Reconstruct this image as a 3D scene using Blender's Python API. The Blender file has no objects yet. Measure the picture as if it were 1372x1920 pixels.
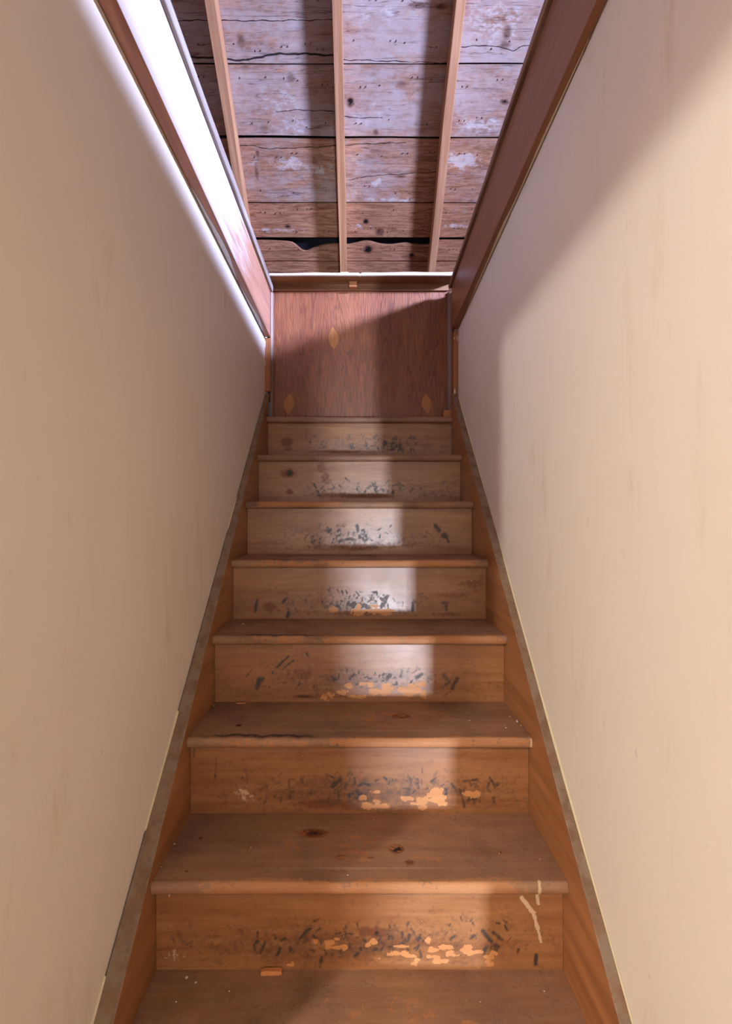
import bpy, math, random
import numpy as np

random.seed(7)
RNG = np.random.default_rng(11)
scene = bpy.context.scene
COL = scene.collection

# ------------------------------------------------------------------ camera
F_PX, VPX, VPY, EYE = 1016.0, 674.0, 965.0, 1.35
cam_d = bpy.data.cameras.new('camera')
cam = bpy.data.objects.new('camera', cam_d)
COL.objects.link(cam)
cam.location = (0.0, 0.0, EYE)
cam.rotation_euler = (math.radians(90), 0, 0)
cam_d.sensor_fit = 'VERTICAL'
cam_d.sensor_height = 36.0
cam_d.lens = 36.0 * F_PX / 1920.0
cam_d.shift_x = (686.0 - VPX) / 1920.0
cam_d.shift_y = (VPY - 960.0) / 1920.0
cam_d.clip_start = 0.02
scene.camera = cam

# ------------------------------------------------------------------ world, lights, exposure
w = bpy.data.worlds.new('world')
scene.world = w
w.use_nodes = True
w.node_tree.nodes['Background'].inputs[0].default_value = (0.55, 0.68, 1.0, 1)
w.node_tree.nodes['Background'].inputs[1].default_value = 0.05

def area_light(name, loc, rot, sx, sy, power, col):
    d = bpy.data.lights.new(name, 'AREA')
    d.shape = 'RECTANGLE'
    d.size, d.size_y, d.energy, d.color = sx, sy, power, col
    o = bpy.data.objects.new(name, d)
    COL.objects.link(o)
    o.location = loc
    o.rotation_euler = rot
    return o

PI = math.pi
def aim(o, tgt):
    from mathutils import Vector
    o.rotation_euler = (Vector(tgt) - o.location).to_track_quat('-Z', 'Y').to_euler()

# skylight falling in through the attic gable window (right, behind the camera's shoulder)
sky = area_light('attic_window_skylight', (2.78, 0.30, 3.30), (0, 0, 0), 0.80, 0.34, 185, (0.46, 0.56, 1.0))
aim(sky, (-0.25, 2.55, 2.28)); sky.data.spread = math.radians(80)
# light thrown level and upwards through the same window by the ground outside
area_light('attic_window_ground_light', (2.79, 0.30, 3.30), (0, PI/2, 0), 0.34, 0.80, 88, (0.78, 0.84, 1.0))
# daylight through the low sidelight at the far end of the hall behind the camera
area_light('hall_sidelight_daylight', (1.00, -4.74, 0.24), (PI/2, 0, 0), 0.10, 0.36, 420, (0.72, 0.83, 1.0))
# unseen fill light added behind the camera, shining through a made-up opening
area_light('back_fill_light', (-0.04, -1.33, 1.30), (PI/2, 0, 0), 0.66, 1.1, 9.5, (1.0, 0.96, 0.92))

scene.view_settings.view_transform = 'Standard'
scene.view_settings.look = 'None'
scene.view_settings.gamma = 1.0
scene.view_settings.use_curve_mapping = False
scene.view_settings.exposure = 0.0
cy = scene.cycles
cy.max_bounces, cy.diffuse_bounces, cy.glossy_bounces, cy.transmission_bounces = 5, 4, 2, 0
cy.caustics_reflective = cy.caustics_refractive = False
cy.use_adaptive_sampling = True
cy.adaptive_threshold, cy.adaptive_min_samples = 0.04, 12
cy.use_denoising = True

# ------------------------------------------------------------------ helpers: nodes
def lin(r, g, b):
    f = lambda c: (c/255/12.92) if c/255 <= 0.04045 else ((c/255+0.055)/1.055)**2.4
    return (f(r), f(g), f(b), 1.0)

class NT:
    def __init__(self, name):
        self.mat = bpy.data.materials.new(name)
        self.mat.use_nodes = True
        self.t = self.mat.node_tree
        self.bsdf = self.t.nodes['Principled BSDF']
    def put(self, sock, v):
        if hasattr(v, 'is_linked') or isinstance(v, bpy.types.NodeSocket):
            self.t.links.new(v, sock)
        else:
            sock.default_value = v
    def node(self, typ, ins=None, **props):
        n = self.t.nodes.new(typ)
        for k, v in props.items():
            setattr(n, k, v)
        for k, v in (ins or {}).items():
            self.put(n.inputs[k], v)
        return n
    def math(self, op, a, b=0.0, c=None, clamp=False):
        n = self.node('ShaderNodeMath', operation=op, use_clamp=clamp)
        self.put(n.inputs[0], a); self.put(n.inputs[1], b)
        if c is not None: self.put(n.inputs[2], c)
        return n.outputs[0]
    def vmath(self, op, a, b):
        n = self.node('ShaderNodeVectorMath', operation=op)
        self.put(n.inputs[0], a); self.put(n.inputs[1], b)
        return n.outputs[0]
    def mix(self, f, a, b, blend='MIX'):
        n = self.node('ShaderNodeMix', data_type='RGBA', blend_type=blend)
        self.put(n.inputs[0], f); self.put(n.inputs[6], a); self.put(n.inputs[7], b)
        return n.outputs[2]
    def ramp(self, v, lo, hi, a=0.0, b=1.0, smooth=True):
        n = self.node('ShaderNodeMapRange', interpolation_type='SMOOTHSTEP' if smooth else 'LINEAR')
        for i, x in enumerate((v, lo, hi, a, b)): self.put(n.inputs[i], x)
        return n.outputs[0]
    def noise(self, vec, scale, detail=3.0, rough=0.55, dist=0.0):
        return self.node('ShaderNodeTexNoise', {'Vector': vec, 'Scale': scale, 'Detail': detail, 'Roughness': rough, 'Distortion': dist}).outputs['Fac']
    def obj(self, sx=1, sy=1, sz=1, rand=True):
        tc = self.node('ShaderNodeTexCoord').outputs['Object']
        v = self.vmath('MULTIPLY', tc, (sx, sy, sz))
        if rand:
            r = self.node('ShaderNodeObjectInfo').outputs['Random']
            c = self.node('ShaderNodeCombineXYZ', {0: self.math('MULTIPLY', r, 37.0), 1: self.math('MULTIPLY', r, 91.0), 2: self.math('MULTIPLY', r, 53.0)})
            v = self.vmath('ADD', v, c.outputs[0])
        return v
    def bump(self, h, strength=0.2, dist=0.002):
        n = self.node('ShaderNodeBump', {'Strength': strength, 'Distance': dist, 'Height': h})
        self.t.links.new(n.outputs[0], self.bsdf.inputs['Normal'])
    def out(self, col, rough, spec=0.5, coat=0.0, coat_rough=0.2):
        self.put(self.bsdf.inputs['Base Color'], col)
        self.put(self.bsdf.inputs['Roughness'], rough)
        self.put(self.bsdf.inputs['Specular IOR Level'], spec)
        self.put(self.bsdf.inputs['Coat Weight'], coat)
        self.put(self.bsdf.inputs['Coat Roughness'], coat_rough)
        return self.mat

def grain_wood(name, c_dark, c_light, axis='x', rough=0.45, freq=55, spec=0.4, coat=0.0, knots=0.0, dust=None, slope=False):
    """plain sawn wood with streaks along one axis"""
    m = NT(name)
    k = {'x': (0.05, 1, 1), 'y': (1, 0.05, 1), 'z': (1, 1, 0.05)}[axis]
    v = m.obj(*k)
    if slope:
        q_ = m.node('ShaderNodeSeparateXYZ', {0: m.obj(1, 1, 1)})
        v = m.node('ShaderNodeCombineXYZ', {0: q_.outputs[0], 1: m.math('MULTIPLY', q_.outputs[1], 0.05), 2: m.math('ADD', q_.outputs[2], m.math('MULTIPLY', q_.outputs[1], 0.81))}).outputs[0]
    g1 = m.noise(v, freq, 4, 0.6, 0.6)
    v2 = v if slope else m.obj(k[0]*2, k[1]*2, k[2]*2)
    g2 = m.noise(v2, freq*0.22, 3, 0.55, 1.2)
    f = m.math('ADD', m.math('MULTIPLY', g1, 0.55), m.math('MULTIPLY', g2, 0.65))
    f = m.ramp(f, 0.35, 0.85)
    col = m.mix(f, c_dark, c_light)
    big = m.noise(m.obj(1, 1, 1), 3.0, 2)
    col = m.mix(m.ramp(big, 0.35, 0.75, 0, 0.35), col, c_dark)
    if knots:
        vo = m.node('ShaderNodeTexVoronoi', {'Vector': m.obj(*(tuple(0.45 if q < 1 else 1.0 for q in k))), 'Scale': 7.0, 'Randomness': 1.0}).outputs['Distance']
        col = m.mix(m.ramp(vo, 0.10, 0.05, 0, knots), col, (c_dark[0]*0.3, c_dark[1]*0.25, c_dark[2]*0.22, 1))
    if dust:
        d = m.noise(m.obj(1, 1, 1), 26, 4, 0.65)
        col = m.mix(m.ramp(d, 0.40, 0.62, 0.25, 0.9), col, dust)
    m.bump(g1, 0.25, 0.0012)
    return m.out(col, rough, spec, coat)

# ------------------------------------------------------------------ materials
def wall_paint():
    m = NT('cream_wall_paint')
    v = m.obj(1, 1, 1)
    n1 = m.noise(v, 1.7, 3, 0.5)
    n2 = m.noise(m.obj(1, 1.6, 0.45), 6.0, 4, 0.6, 0.4)
    n3 = m.noise(m.obj(1, 2.2, 0.8), 16.0, 4, 0.65)
    base = lin(236, 225, 210)
    col = m.mix(m.ramp(n1, 0.45, 0.75, 0, 0.35), base, lin(226, 209, 184))
    col = m.mix(m.ramp(n2, 0.58, 0.80, 0, 0.50), col, lin(208, 184, 148))
    col = m.mix(m.math('MULTIPLY', m.ramp(n3, 0.66, 0.78), 0.30), col, lin(150, 132, 108))
    brush = m.noise(m.obj(1, 1, 0.2), 130, 1, 0.5)
    m.bump(brush, 0.08, 0.0012)
    return m.out(col, 0.55, 0.35)

def stair_wood(name, tread=False):
    m = NT(name)
    at = m.node('ShaderNodeAttribute', attribute_name='wear', attribute_type='GEOMETRY')
    sep = m.node('ShaderNodeSeparateColor', {0: at.outputs['Color']})
    R, G, B, A = sep.outputs[0], sep.outputs[1], sep.outputs[2], at.outputs['Alpha']
    v = m.obj(0.06, 1, 1)
    g1 = m.noise(v, 70, 4, 0.6, 0.5)
    g2 = m.noise(m.obj(0.12, 1, 1), 14, 3, 0.55, 1.4)
    f = m.ramp(m.math('ADD', m.math('MULTIPLY', g1, 0.5), m.math('MULTIPLY', g2, 0.6)), 0.34, 0.78)
    if tread:
        col = m.mix(f, lin(140, 98, 68), lin(170, 124, 90))
    else:
        col = m.mix(f, lin(142, 90, 53), lin(176, 124, 80))
    cloud = m.noise(m.obj(1, 1, 1), 5.0, 4, 0.6)
    col = m.mix(m.ramp(cloud, 0.40, 0.75, 0, 0.85 if tread else 0.40), col, lin(100, 70, 54) if tread else lin(136, 84, 50))
    nA = m.noise(m.obj(1, 1, 1), 95, 3, 0.6)
    nB = m.noise(m.obj(0.5, 1, 1), 42, 4, 0.65)
    # grey dust film
    if tread:
        dust = m.noise(m.obj(1, 1, 1), 300, 2, 0.7)
        col = m.mix(m.ramp(m.math('ADD', m.math('MULTIPLY', nB, 0.6), m.math('MULTIPLY', dust, 0.5)), 0.42, 0.72, 0.05, 0.50), col, lin(160, 132, 110))
    cA, cB = m.math('SUBTRACT', nA, 0.5), m.math('SUBTRACT', nB, 0.5)
    cAB = m.math('ADD', m.math('MULTIPLY', cA, 1.3), m.math('MULTIPLY', cB, 1.1))
    # dark brown stains and knots
    stain = m.ramp(m.math('ADD', B, m.math('MULTIPLY', cAB, 0.5)), 0.25, 0.70)
    col = m.mix(m.math('MULTIPLY', stain, 0.85), col, lin(116, 58, 24))
    core = m.ramp(m.math('ADD', B, m.math('MULTIPLY', cA, 0.4)), 0.70, 0.95)
    col = m.mix(core, col, lin(48, 22, 14))
    # brown grime and black heel scuffs
    scv = m.math('ADD', R, m.math('MULTIPLY', cAB, 1.15))
    col = m.mix(m.ramp(scv, 0.06, 0.5, 0, 0.50), col, lin(98, 66, 46))
    sc = m.ramp(scv, 0.42, 1.0)
    col = m.mix(m.math('MULTIPLY', sc, 0.85), col, lin(50, 42, 42))
    # bare, worn-through orange wood
    bare = m.ramp(m.math('ADD', G, m.math('MULTIPLY', cAB, 1.5)), 0.54, 0.62)
    barec = m.mix(g1, lin(184, 112, 56), lin(226, 166, 106)) if not tread else m.mix(g1, lin(176, 110, 64), lin(206, 146, 96))
    col = m.mix(m.math('MULTIPLY', bare, 0.92 if not tread else 0.62), col, barec)
    # pale plaster smears and drips
    pa = m.ramp(m.math('ADD', A, m.math('MULTIPLY', m.math('SUBTRACT', nA, 0.5), 1.5)), 0.42, 0.75)
    col = m.mix(m.math('MULTIPLY', pa, 0.75), col, lin(226, 196, 160))
    worn = m.math('MAXIMUM', bare, m.math('MAXIMUM', sc, stain))
    rough = m.math('ADD', m.ramp(cloud, 0.3, 0.7, 0.30, 0.42) if not tread else m.ramp(cloud, 0.3, 0.7, 0.48, 0.66), m.math('MULTIPLY', worn, 0.2))
    h = m.math('SUBTRACT', g1, m.math('MULTIPLY', bare, 0.7))
    m.bump(h, 0.22, 0.0008)
    return m.out(col, rough, 0.65 if not tread else 0.45)

def roof_wood():
    m = NT('weathered_roof_board')
    at = m.node('ShaderNodeAttribute', attribute_name='wear', attribute_type='GEOMETRY')
    sep = m.node('ShaderNodeSeparateColor', {0: at.outputs['Color']})
    R, G, B, A = sep.outputs[0], sep.outputs[1], sep.outputs[2], at.outputs['Alpha']
    wash = m.node('ShaderNodeObjectInfo').outputs['Color']
    wash = m.node('ShaderNodeSeparateColor', {0: wash}).outputs[0]
    v = m.obj(0.10, 1, 1)
    g1 = m.noise(v, 60, 5, 0.65, 1.0)
    rings = m.noise(m.obj(0.22, 1, 1), 7, 2, 0.5, 1.8)
    ringl = m.math('ABSOLUTE', m.math('SUBTRACT', m.math('FRACT', m.math('MULTIPLY', rings, 16.0)), 0.5))
    col = m.mix(m.ramp(g1, 0.3, 0.7), lin(132, 86, 60), lin(184, 134, 104))
    col = m.mix(m.ramp(ringl, 0.0, 0.16, 0.45, 0), col, lin(96, 60, 44))
    cl = m.noise(m.obj(0.45, 1, 1), 5.5, 5, 0.65, 0.5)
    cl2 = m.noise(m.obj(0.6, 1, 1), 38, 4, 0.7, 0.4)
    wf = m.math('ADD', m.math('MULTIPLY', cl, 0.7), m.math('MULTIPLY', cl2, 0.35))
    wmask = m.ramp(m.math('ADD', wf, m.math('SUBTRACT', wash, 0.5)), 0.42, 0.78, 0, 0.85)
    col = m.mix(wmask, col, lin(182, 170, 168))
    pm = m.ramp(m.math('ADD', A, m.math('MULTIPLY', m.math('SUBTRACT', cl2, 0.5), 2.2)), 0.4, 1.0)
    col = m.mix(m.math('MULTIPLY', pm, 0.55), col, lin(214, 210, 208))
    # dark thin checks along the grain
    ch = m.noise(m.obj(0.035, 1, 1), 34, 3, 0.5, 0.6)
    chl = m.math('ABSOLUTE', m.math('SUBTRACT', ch, 0.5))
    col = m.mix(m.ramp(chl, 0.0, 0.012, 0.55, 0), col, lin(58, 40, 36))
    # knots
    kn = m.math('ADD', B, m.math('MULTIPLY', m.math('ADD', m.math('SUBTRACT', cl2, 0.5), m.math('SUBTRACT', g1, 0.5)), 0.9))
    col = m.mix(m.ramp(kn, 0.3, 0.8, 0, 0.8), col, lin(92, 56, 42))
    col = m.mix(m.ramp(kn, 0.8, 0.95), col, lin(14, 8, 8))
    # open cracks (signed distance stored round 0.5)
    for S, hw in ((R, 0.010), (G, 0.0042)):
        d = m.math('ABSOLUTE', m.math('SUBTRACT', S, 0.5))
        d = m.math('ADD', d, m.math('MULTIPLY', m.math('SUBTRACT', cl2, 0.5), 0.012))
        col = m.mix(m.ramp(d, hw*0.6, hw*1.5, 0.95, 0), col, lin(20, 14, 16))
    m.bump(m.math('ADD', g1, m.math('MULTIPLY', ringl, 0.5)), 0.35, 0.0015)
    return m.out(col, 0.75, 0.25)

def plywood():
    m = NT('varnished_plywood')
    vz = m.obj(1, 1, 0.11, rand=False)
    wv = m.noise(vz, 8.5, 2, 0.5, 0.4)
    rings = m.math('ABSOLUTE', m.math('SUBTRACT', m.math('FRACT', m.math('MULTIPLY', wv, 26.0)), 0.5))
    fine = m.noise(m.obj(1, 1, 0.06, rand=False), 230, 3, 0.6, 0.3)
    mid = m.noise(m.obj(1, 1, 0.2, rand=False), 16, 3, 0.6, 0.6)
    col = m.mix(m.ramp(fine, 0.3, 0.7), lin(106, 54, 29), lin(150, 85, 48))
    col = m.mix(m.ramp(rings, 0.02, 0.20, 0.55, 0), col, lin(90, 44, 24))
    col = m.mix(m.ramp(mid, 0.40, 0.7, 0, 0.30), col, lin(166, 104, 62))
    # one long hairline seam near the left edge
    x = m.node('ShaderNodeSeparateXYZ', {0: m.obj(1, 1, 1, rand=False)}).outputs[0]
    nz = m.noise(m.obj(0.01, 1, 1, rand=False), 6, 2)
    d = m.math('ABSOLUTE', m.math('ADD', m.math('SUBTRACT', x, -0.352), m.math('MULTIPLY', m.math('SUBTRACT', nz, 0.5), 0.02)))
    col = m.mix(m.ramp(d, 0.0006, 0.0018, 0.7, 0), col, lin(60, 30, 20))
    m.bump(m.math('ADD', fine, rings), 0.5, 0.0012)
    return m.out(col, m.ramp(fine, 0.3, 0.7, 0.46, 0.56), 0.7)

def plain(name, c, rough=0.6, spec=0.3, var=0.2, scale=30):
    m = NT(name)
    n = m.noise(m.obj(1, 1, 1), scale, 3)
    d = (c[0]*(1-var), c[1]*(1-var), c[2]*(1-var), 1)
    return m.out(m.mix(n, d, c), rough, spec)

M = {
 'wall': wall_paint(),
 'riser': stair_wood('worn_varnished_riser'),
 'tread': stair_wood('worn_dusty_tread', True),
 'skirt': grain_wood('varnished_skirt_board', lin(138, 88, 50), lin(178, 122, 78), 'y', 0.42, 40, 0.5),
 'skirt_top': grain_wood('dusty_skirt_top', lin(110, 78, 56), lin(146, 110, 84), 'y', 0.75, 40, 0.2, dust=lin(142, 124, 106)),
 'fascia': grain_wood('varnished_fascia', lin(122, 76, 46), lin(154, 100, 64), 'y', 0.45, 38, 0.45),
 'lip': grain_wood('weathered_floor_nosing', lin(108, 76, 58), lin(156, 122, 100), 'y', 0.7, 50, 0.3),
 'lip_lit': grain_wood('skylit_floor_nosing', lin(104, 84, 72), lin(170, 160, 152), 'y', 0.65, 50, 0.3),  # left nosing lightened to grey, skylight on it put into the colour
 'trim': grain_wood('varnished_trim', lin(134, 78, 42), lin(170, 108, 66), 'z', 0.45, 45, 0.45),
 'strip': grain_wood('grey_brown_strip', lin(112, 80, 66), lin(146, 112, 94), 'z', 0.45, 45, 0.5),
 'rail': grain_wood('grey_brown_rail', lin(112, 74, 46), lin(156, 112, 78), 'x', 0.6, 40, 0.35),
 'rafter': grain_wood('pale_rafter', lin(158, 108, 74), lin(212, 162, 122), 'y', 0.65, 60, 0.3, slope=True),
 'roof': roof_wood(),
 'ply': plywood(),
 'patch': grain_wood('plywood_patch', lin(164, 104, 58), lin(184, 122, 74), 'z', 0.42, 120, 0.45),
 'sliver': grain_wood('fresh_wood_sliver', lin(190, 116, 62), lin(222, 152, 96), 'x', 0.6, 80),
 'cap': plain('pale_paint_and_lit_edge', lin(214, 206, 204), 0.5, 0.4, 0.25, 60),
 'caulk': plain('cream_caulk', lin(224, 208, 172), 0.7, 0.3, 0.2, 60),
 'iron': plain('rusty_nail', lin(62, 46, 42), 0.6, 0.4),
 'dark': plain('black_roof_felt', lin(24, 24, 32), 0.8, 0.2),
 'floor': grain_wood('hall_floor_wood', lin(120, 76, 44), lin(160, 108, 68), 'y', 0.45, 30),
 'crumb': plain('plaster_crumb', lin(224, 208, 186), 0.8, 0.2),
 'glass_lamp': None,
}

def pale_fascia():
    """varnished board whose face is paler in streaks along the grain, most of it towards the near end"""
    m = NT('pale_face_fascia')
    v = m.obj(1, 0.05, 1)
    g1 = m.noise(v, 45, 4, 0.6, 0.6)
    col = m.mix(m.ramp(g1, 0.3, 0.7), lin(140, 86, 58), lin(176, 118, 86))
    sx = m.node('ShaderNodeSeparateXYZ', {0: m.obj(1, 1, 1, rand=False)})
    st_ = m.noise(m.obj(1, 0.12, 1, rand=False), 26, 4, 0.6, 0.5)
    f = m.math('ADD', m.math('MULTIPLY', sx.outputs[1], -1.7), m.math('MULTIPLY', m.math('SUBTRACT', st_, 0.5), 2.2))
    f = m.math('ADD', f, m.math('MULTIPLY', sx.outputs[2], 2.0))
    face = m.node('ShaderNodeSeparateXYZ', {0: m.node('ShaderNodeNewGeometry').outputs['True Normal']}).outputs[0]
    col = m.mix(m.math('MULTIPLY', m.ramp(f, -1.1, -0.35, 0.10, 0.85), m.ramp(face, 0.4, 0.8)), col, lin(198, 188, 182))  # paler streaks, stronger towards the near end and the top
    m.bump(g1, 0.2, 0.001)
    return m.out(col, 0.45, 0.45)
M['fascia_pale'] = pale_fascia()

# ------------------------------------------------------------------ helpers: meshes
def put(name, verts, faces, mat, parent=None, smooth=False, mats=None, fmat=None, origin=None):
    verts = np.asarray(verts, dtype=float)
    c = np.array(origin) if origin is not None else np.array([(verts[:,0].min()+verts[:,0].max())/2, (verts[:,1].min()+verts[:,1].max())/2, verts[:,2].min()])
    me = bpy.data.meshes.new(name)
    me.from_pydata((verts - c).tolist(), [], faces)
    for q in (mats or [mat]): me.materials.append(q)
    if fmat is not None: me.polygons.foreach_set('material_index', fmat)
    if smooth: me.polygons.foreach_set('use_smooth', [True]*len(me.polygons))
    me.update()
    o = bpy.data.objects.new(name, me)
    COL.objects.link(o)
    if parent is not None:
        o.parent = parent
        o.location = tuple(c - np.array(world_loc(parent)))
    else:
        o.location = tuple(c)
    return o

def world_loc(o):
    p = np.array(o.location)
    return p + world_loc(o.parent) if o.parent else p

def empty(name, loc):
    o = bpy.data.objects.new(name, None)
    o.empty_display_size = 0.1
    COL.objects.link(o)
    o.location = loc
    return o

def tag(o, label=None, cat=None, group=None, kind=None):
    if label: o['label'] = label
    if cat: o['category'] = cat
    if group: o['group'] = group
    if kind: o['kind'] = kind
    return o

BOXF = [(0,3,2,1),(4,5,6,7),(0,1,5,4),(1,2,6,5),(2,3,7,6),(3,0,4,7)]
def boxv(x0,x1,y0,y1,z0,z1):
    return [(x0,y0,z0),(x1,y0,z0),(x1,y1,z0),(x0,y1,z0),(x0,y0,z1),(x1,y0,z1),(x1,y1,z1),(x0,y1,z1)]
def box(name, x0,x1,y0,y1,z0,z1, mat, parent=None, bevel=0.0, origin=None):
    o = put(name, boxv(x0,x1,y0,y1,z0,z1), BOXF, mat, parent, origin=origin)
    if bevel:
        b = o.modifiers.new('bevel', 'BEVEL'); b.width = bevel; b.segments = 2; b.limit_method = 'ANGLE'
    return o
def boxes(name, lst, mat, parent=None):
    v, f = [], []
    for b in lst:
        n = len(v); v += boxv(*b); f += [tuple(i+n for i in q) for q in BOXF]
    return put(name, v, f, mat, parent)

def loft(name, sections, mat, parent=None, closed=True, smooth=False, bevel=0.0, mats=None, side_mat=None, origin=None):
    """sections: list of (list of 3D points), same count; side faces + end caps. side_mat: material index per side edge"""
    n = len(sections[0]); v = [p for s in sections for p in s]; f = []; fm = []
    for i in range(len(sections)-1):
        for j in range(n if closed else n-1):
            a = i*n+j; b = i*n+(j+1) % n
            f.append((a, b, b+n, a+n)); fm.append(side_mat[j] if side_mat else 0)
    if closed:
        f.append(tuple(range(n-1, -1, -1))); fm.append(0)
        f.append(tuple((len(sections)-1)*n+k for k in range(n))); fm.append(0)
    o = put(name, v, f, mat, parent, smooth, mats=mats, fmat=fm if side_mat else None, origin=origin)
    # consistent normals
    import bmesh
    bm = bmesh.new(); bm.from_mesh(o.data); bmesh.ops.recalc_face_normals(bm, faces=bm.faces); bm.to_mesh(o.data); bm.free()
    if bevel:
        b = o.modifiers.new('bevel', 'BEVEL'); b.width = bevel; b.segments = 2; b.limit_method = 'ANGLE'
    return o

def wob(seed, amp, freq):
    r = random.Random(seed); ph = [r.uniform(0, 6.28) for _ in range(5)]; fr = [freq*r.uniform(0.5, 2.2) for _ in range(5)]
    return lambda t: amp*sum(math.sin(fr[i]*t+ph[i]) for i in range(5))/2.5

# ------------------------------------------------------------------ stair geometry
RISE, RUN, W2, Y3, OVER, TH = 0.2, 0.23, 0.425, 1.1012, 0.030, 0.027
def nose_y(k): return Y3 + (k-3)*RUN
def riser_y(k): return nose_y(k) + OVER

# wall / opening lines measured from the photograph
def xl(y): return -0.4627 + (y-0.9346)*0.0109            # left wall face
def xr(y): return 0.4475 + (y-0.97)*0.0049               # right wall face
def zbl(y): return 2.2557 - 0.0461*(y-0.9535)            # bottom of left fascia
def zbr(y): return 2.277 - 0.0479*(y-0.9757)             # bottom of right fascia
def ztl(y): return 2.449 - 0.0360*(y-1.157)              # top of left fascia face
def ztr(y): return 2.488 - 0.0677*(y-1.198)              # top of right fascia face
def xfl(y): return -0.427 + (y-0.9535)*0.0050            # left fascia face
def xfr(y): return 0.4270 - (y-0.9757)*0.0020            # right fascia face

# ------------------------------------------------------------------ structure: floor and stairwell walls
def struct(o):
    o['kind'] = 'structure'
    return o

DOOR0, DOOR1 = -0.32, 0.60          # doorway in the left wall at the foot of the stairs
YEND = 2.62
struct(box('floor', -3.6, 1.75, -4.75, 3.0, -0.06, 0.0, M['floor']))
ys = np.linspace(DOOR1, YEND, 24)
struct(loft('wall_left', [[(xl(y), y, 0), (xl(y), y, zbl(y)+0.19), (xl(y)-0.11, y, zbl(y)+0.19), (xl(y)-0.11, y, 0)] for y in ys], M['wall']))
ys = np.linspace(-0.30, YEND, 24)
struct(loft('wall_right', [[(xr(y), y, 0), (xr(y), y, zbr(y)+0.19), (xr(y)+0.11, y, zbr(y)+0.19), (xr(y)+0.11, y, 0)] for y in ys], M['wall']))
struct(boxes('wall_doorway_header', [(-0.576, -0.466, DOOR0, DOOR1, 2.03, 2.30), (-0.576, -0.466, -1.20, DOOR0, 0, 2.30)], M['wall']))
struct(boxes('wall_behind', [(-0.576, -0.40, -1.30, -1.20, 0, 2.30), (0.32, 0.35, -1.30, -1.20, 0, 2.30), (-0.40, 0.32, -1.30, -1.20, 0, 0.72), (-0.40, 0.32, -1.30, -1.20, 1.88, 2.30)], M['wall']))
wb = struct(empty('fill_opening', (-0.04, -1.25, 0.72)))  # unseen opening, added to let the fill light through
boxes('window_frame', [(-0.40, -0.37, -1.28, -1.22, 0.72, 1.88), (0.29, 0.32, -1.28, -1.22, 0.72, 1.88), (-0.37, 0.29, -1.28, -1.22, 0.72, 0.75), (-0.37, 0.29, -1.28, -1.22, 1.85, 1.88)], M['cap'], wb)  # frame made up along with the fill opening
struct(box('hall_light_blocker', 0.41, 0.606, -2.36, -2.26, 0, 2.30, M['wall']))  # unseen blocker, added to soften the left edge of the riser beam
# hall to the right behind the camera, with the low sidelight at its far end
struct(box('wall_hall_right', 1.65, 1.75, -4.75, -0.20, 0, 2.30, M['wall']))
struct(box('wall_hall_return', 0.56, 1.65, -0.30, -0.20, 0, 2.30, M['wall']))
struct(box('wall_hall_left', 0.31, 0.41, -4.62, -2.26, 0, 2.30, M['wall']))
struct(box('wall_hall_corner', 0.25, 0.35, -2.26, -1.30, 0, 2.30, M['wall']))
struct(boxes('wall_hall_end', [(0.41, 0.945, -4.72, -4.62, 0, 2.30), (1.055, 1.65, -4.72, -4.62, 0, 2.30), (0.945, 1.055, -4.72, -4.62, 0.43, 2.30), (0.945, 1.055, -4.72, -4.62, 0, 0.05)], M['wall']))
# room on the left beyond the doorway
struct(box('wall_room_far', -3.6, -0.58, 1.2, 1.3, 0, 2.30, M['wall']))
struct(box('wall_room_left', -3.6, -3.5, -3.0, 1.2, 0, 2.30, M['wall']))
struct(box('wall_room_near', -3.5, 0.31, -3.0, -2.9, 0, 2.30, M['wall']))
struct(boxes('ceiling_lower', [(-3.6, 1.75, -4.75, 0.10, 2.30, 2.40), (-3.6, -0.585, 0.10, 1.3, 2.30, 2.40)], M['wall']))

# ------------------------------------------------------------------ attic shell
TAN = 0.81; TH_R = math.atan(TAN); CO, SI = math.cos(TH_R), math.sin(TH_R)
RIDGE_Y = 1.40
def deck_z(y): return 5.906 - TAN*y
RIDGE_Z = deck_z(RIDGE_Y)
XG0, XG1 = -2.6, 2.6
# attic floors left, right and beyond the stair opening
ys = np.linspace(0.10, 4.35, 12)
struct(loft('floor_attic_left', [[(-0.462, y, ztl(y)+0.0), (-0.462, y, ztl(y)+0.030), (XG0, y, ztl(y)+0.030), (XG0, y, ztl(y))] for y in ys], M['lip']))
struct(loft('floor_attic_right', [[(0.456, y, ztr(y)), (0.456, y, ztr(y)+0.018), (XG1, y, ztr(y)+0.018), (XG1, y, ztr(y))] for y in ys], M['lip']))
struct(box('floor_attic_far', -0.46, 0.455, 2.66, 4.35, 2.38, 2.41, M['lip']))
struct(box('floor_attic_near', XG0, XG1, -1.6, 0.095, 2.43, 2.46, M['lip']))
struct(boxes('wall_gable_right', [(XG1, XG1+0.1, -1.6, -0.15, 2.3, 4.85), (XG1, XG1+0.1, 0.75, 4.5, 2.3, 4.85), (XG1, XG1+0.1, -0.15, 0.75, 2.3, 3.10), (XG1, XG1+0.1, -0.15, 0.75, 3.50, 4.85)], M['roof']))
struct(box('wall_gable_left', XG0-0.1, XG0, -1.6, 4.5, 2.3, 4.85, M['roof']))
wf = struct(empty('window_1', (XG1+0.05, 0.30, 3.10)))
boxes('window_frame', [(XG1+0.02, XG1+0.08, -0.15, -0.12, 3.10, 3.50), (XG1+0.02, XG1+0.08, 0.72, 0.75, 3.10, 3.50), (XG1+0.02, XG1+0.08, -0.12, 0.72, 3.47, 3.50), (XG1+0.02, XG1+0.08, -0.12, 0.72, 3.10, 3.13)], M['cap'], wf)

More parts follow.
